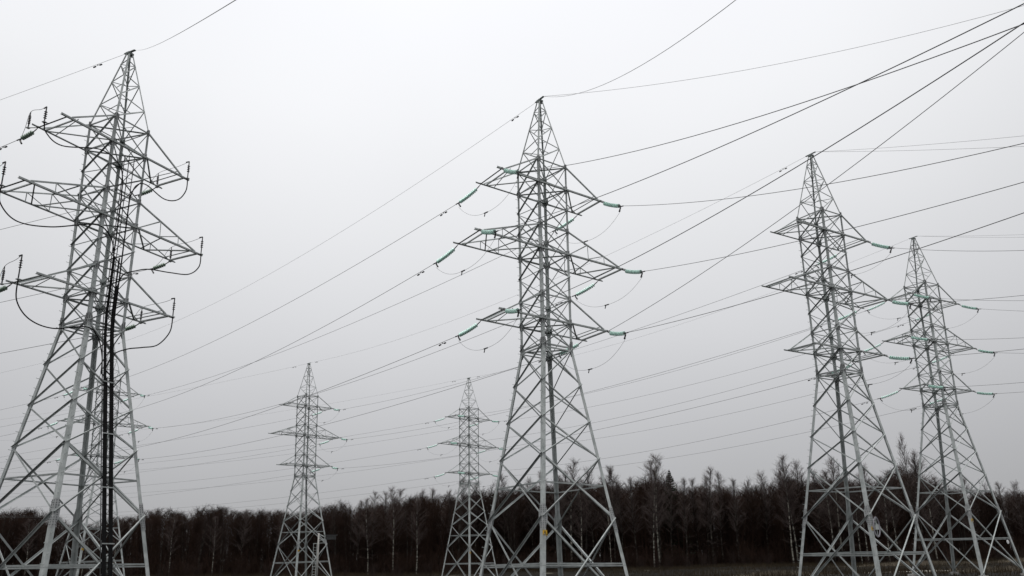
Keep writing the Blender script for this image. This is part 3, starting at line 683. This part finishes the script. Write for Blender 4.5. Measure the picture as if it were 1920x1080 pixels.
SKY = [(-45, .055), (-33.97, 0.0538), (-32.37, 0.0532), (-30.74, 0.0576), (-28.93, 0.0441), (-28.01, 0.0385), (-26.14, 0.0502), (-25.05, 0.0486), (-23.55, 0.0624), (-22.54, 0.0549), (-21.55, 0.0526), (-19.96, 0.0661), (-18.91, 0.0571), (-17.89, 0.0584), (-16.15, 0.0591), (-14.73, 0.0542), (-12.61, 0.0636), (-11.18, 0.0732), (-10.08, 0.0764), (-8.23, 0.0828), (-6.74, 0.0906), (-4.85, 0.0891), (-3.33, 0.0922), (-1.42, 0.0951), (0.11, 0.0981), (1.64, 0.0977), (4.15, 0.1101), (5.46, 0.1016), (7.36, 0.1021), (8.47, 0.0983), (10.2, 0.1124), (11.07, 0.0969), (11.94, 0.0848), (12.88, 0.0907), (13.81, 0.0959), (14.52, 0.0941), (15.36, 0.0815), (16.45, 0.0883), (17.88, 0.0936), (19.16, 0.1045), (19.95, 0.0938), (20.96, 0.0941), (22.0, 0.0993), (23.25, 0.0908), (24.54, 0.0908), (25.66, 0.0932), (26.42, 0.1188), (26.83, 0.0961), (27.62, 0.0876), (28.45, 0.0797), (29.56, 0.0711), (30.98, 0.0703), (32.09, 0.0702), (33.71, 0.0696), (34.74, 0.0674), (45, .067)]
SA, SE = [a for a, _ in SKY], [e for _, e in SKY]
def edge_y(x): return 172 + 6 * math.sin(x * .05) + 4 * math.sin(x * .13 + 1)
def top_at(x, y): az = math.degrees(math.atan2(x, y)); return float(np.interp(az, SA, SE)) * math.hypot(x, y) * float(np.interp(az, [-12, 2, 30, 40], [1.0, 1.03, 1.05, 1.0]))
def put(kind, i, x, y, H, label, cat, group, name):
    h0 = {'birch': 17, 'dark': 14, 'bush': 4, 'spruce': 14}[kind]; z = gz(x, y) - .05; mt, mk, _ = PROTO[kind, i]
    o = empty(name, (x, y, z)); s = H / h0; o.scale = (s * rnd(.85, 1.1), s * rnd(.85, 1.1), s); o.rotation_euler = (0, 0, rnd(0, 6.28))
    link('trunk', mt, o); link('crown', mk, o); tag(o, label, cat, group); return o
random.seed(11)
# notable trees (azimuth in degrees, depth behind the wood's edge)
def at_az(az, dy):
    y = 172.0
    for _ in range(4): x = math.tan(math.radians(az)) * y; y = edge_y(x) + dy
    return x, y
NOT = [('birch', 10.2, -2, 'round topped bare birch, tallest just right of the central pylon'), ('birch', 4.15, -1, 'bare birch with a wide crown behind the right leg of the central pylon'),
       ('birch', 19.2, -3, 'lone round crowned birch standing over the wood left of the near right pylon'), ('birch', 26.42, -2, 'tall thin pointed birch between the two right hand pylons'),
       ('birch', 13.8, -1, 'pale feathery birch halfway between the central and the near right pylon'), ('birch', 7.2, -1, 'bare birch rising just past the right foot of the central pylon'),
       ('birch', 22.0, -2, 'thin bare birch seen through the near right pylon'), ('birch', -8.2, -2, 'white stemmed birch left of the small far pylon near the centre')]
for i, (k, az, dy, lab) in enumerate(NOT):
    x, y = at_az(az, dy); o = put(k, i % 6, x, y, top_at(x, y) - gz(x, y), lab, 'birch', 'birches of the wood', 'birch_tree')
    if 'pointed' in lab: o.scale.x *= .6; o.scale.y *= .6
x, y = at_az(11.25, 9); put('spruce', 0, x, y, .1005 * math.hypot(x, y) - gz(x, y), 'dark evergreen spruce among the bare trees right of the central pylon', 'spruce', None, 'spruce_tree')
nb = 0
for az in np.arange(-40, 42, .8):
    a = az + rnd(-.3, .3)
    left = a < -14
    kind = 'dark' if (left and rnd(0, 1) < .8) or rnd(0, 1) < .25 else 'birch'
    x, y = at_az(a, rnd(-2, 9)); H = (top_at(x, y)) * rnd(.84, 1.0) - gz(x, y)
    if kind == 'birch': put('birch', 3 + random.randrange(6), x, y, H, 'bare birch with a pale stem in the front rows of the wood', 'birch', 'birches along the edge of the wood', 'birch_tree')
    else: put('dark', random.randrange(6), x, y, H, 'bare dark stemmed tree in the front rows of the wood', 'tree', 'dark bare trees along the edge of the wood', 'bare_tree')
# slim white trunks right at the edge
for az in (-27.5, -25.9, -22.6, -20.1, -9.9, -6.6, 3.4, 4.9, 6.9, 9.8, 19.0, 21.5, 22.6, 23.0, 23.5, 24.6, 25.1, 27.3, 29.5, -30.6):
    x, y = at_az(az + rnd(-.1, .1), rnd(-6, -3)); H = top_at(x, y) * rnd(.72, .92) - gz(x, y)
    put('birch', random.randrange(3), x, y, H, 'slim white stemmed birch standing out at the very edge of the wood', 'birch', 'slim birches at the edge of the wood', 'birch_tree')
for az in np.arange(-38, 40, .6):
    x, y = at_az(az + rnd(-.4, .4), rnd(-14, -3)); put('bush', random.randrange(2), x, y, rnd(1.6, 3.6), 'low bare thicket bush at the foot of the wood', 'bush', 'bushes at the foot of the wood', 'bare_bush')
# the wood behind reads as one mass
def mass():
    VV, FF = [], []; off = 0
    P = [grow('dark', 14, 500 + i) for i in range(3)] + [grow('bush', 4, 600 + i) for i in range(2)]; arr = []
    for T, K in P:
        v1, f1 = T.arrays(4); v2, f2 = K.arrays(3); arr.append((np.concatenate([v1, v2]), np.concatenate([f1, f2 + len(v1)])))
    random.seed(21)
    def inst(i, x, y, s, sz):
        nonlocal off
        v, f = arr[i]; a = rnd(0, 6.28); c_, s_ = math.cos(a), math.sin(a)
        w = np.stack([(v[:, 0] * c_ - v[:, 1] * s_) * s + x, (v[:, 0] * s_ + v[:, 1] * c_) * s + y, v[:, 2] * sz + gz(x, y)], 1); VV.append(w); FF.append(f + off); off += len(v)
    for row in range(13):
        for az in np.arange(-41 + row * .13, 42, .85 if row < 9 else 1.1):
            x, y = at_az(az + rnd(-.4, .4), 4 + row * 4.2 + rnd(-2, 2)); k = .94 if az < -12 else .78
            H = top_at(x, y) * k * rnd(.90, 1.04) - gz(x, y); inst(random.randrange(3), x, y, H / 14 * 1.4, H / 14)
    for row in range(5):
        for az in np.arange(-41, 42, .8): 
            x, y = at_az(az + rnd(-.4, .4), -3 + row * 4 + rnd(-2, 2)); H = rnd(2.5, 5.5); inst(3 + random.randrange(2), x, y, H / 4 * 1.4, H / 4)
    o = link('forest', np_mesh('forest', np.concatenate(VV), np.concatenate(FF), M_WOOD)); tag(o, kind='stuff', label='dark mass of bare woodland behind the front row of trees')
mass()
# dry grass and brush on the field
def grass():
    random.seed(5); T = TB()
    for _ in range(26000):
        if rnd(0, 1) < .6: x = rnd(-75, 110); y = edge_y(x) - abs(random.gauss(0, 9)) - 2
        else: x = rnd(15, 85); y = rnd(60, 165)
        z = gz(x, y); h = rnd(.2, .75)
        T.limb((x, y, z - .05), (x + rnd(-.2, .2), y + rnd(-.2, .2), z + h), .03, .008)
    v, f = T.arrays(3); o = link('dry_grass', np_mesh('dry_grass', v, f, mat('dry_grass', (.014, .010, .006), .9, 0, .25, .15, (.055, .042, .026), spec=.1))); tag(o, kind='stuff', label='dead brown grass along the foot of the wood')
grass()
def pale_grass():
    random.seed(6); T = TB()
    for cx_, cy_, rx_, ry_, n in ((74, 148, 13, 4, 5200), (96, 150, 9, 3, 1800), (60, 98, 14, 3, 1500), (34, 104, 9, 2, 800)):
        for _ in range(n):
            x = random.gauss(cx_, rx_ * .5); y = random.gauss(cy_, ry_ * .5); z = gz(x, y); h = rnd(.15, .7) * max(.25, 1 - ((x - cx_) / rx_) ** 2)
            T.limb((x, y, z - .05), (x + rnd(-.3, .3), y + rnd(-.3, .3), z + h), .035, .01)
    v, f = T.arrays(3); o = link('pale_grass', np_mesh('pale_grass', v, f, mat('pale_straw', (.07, .058, .042), .9, 0, .25, .3, (.21, .18, .14), spec=.1))); tag(o, kind='stuff', label='pale flattened straw in front of the wood at the right')
pale_grass()
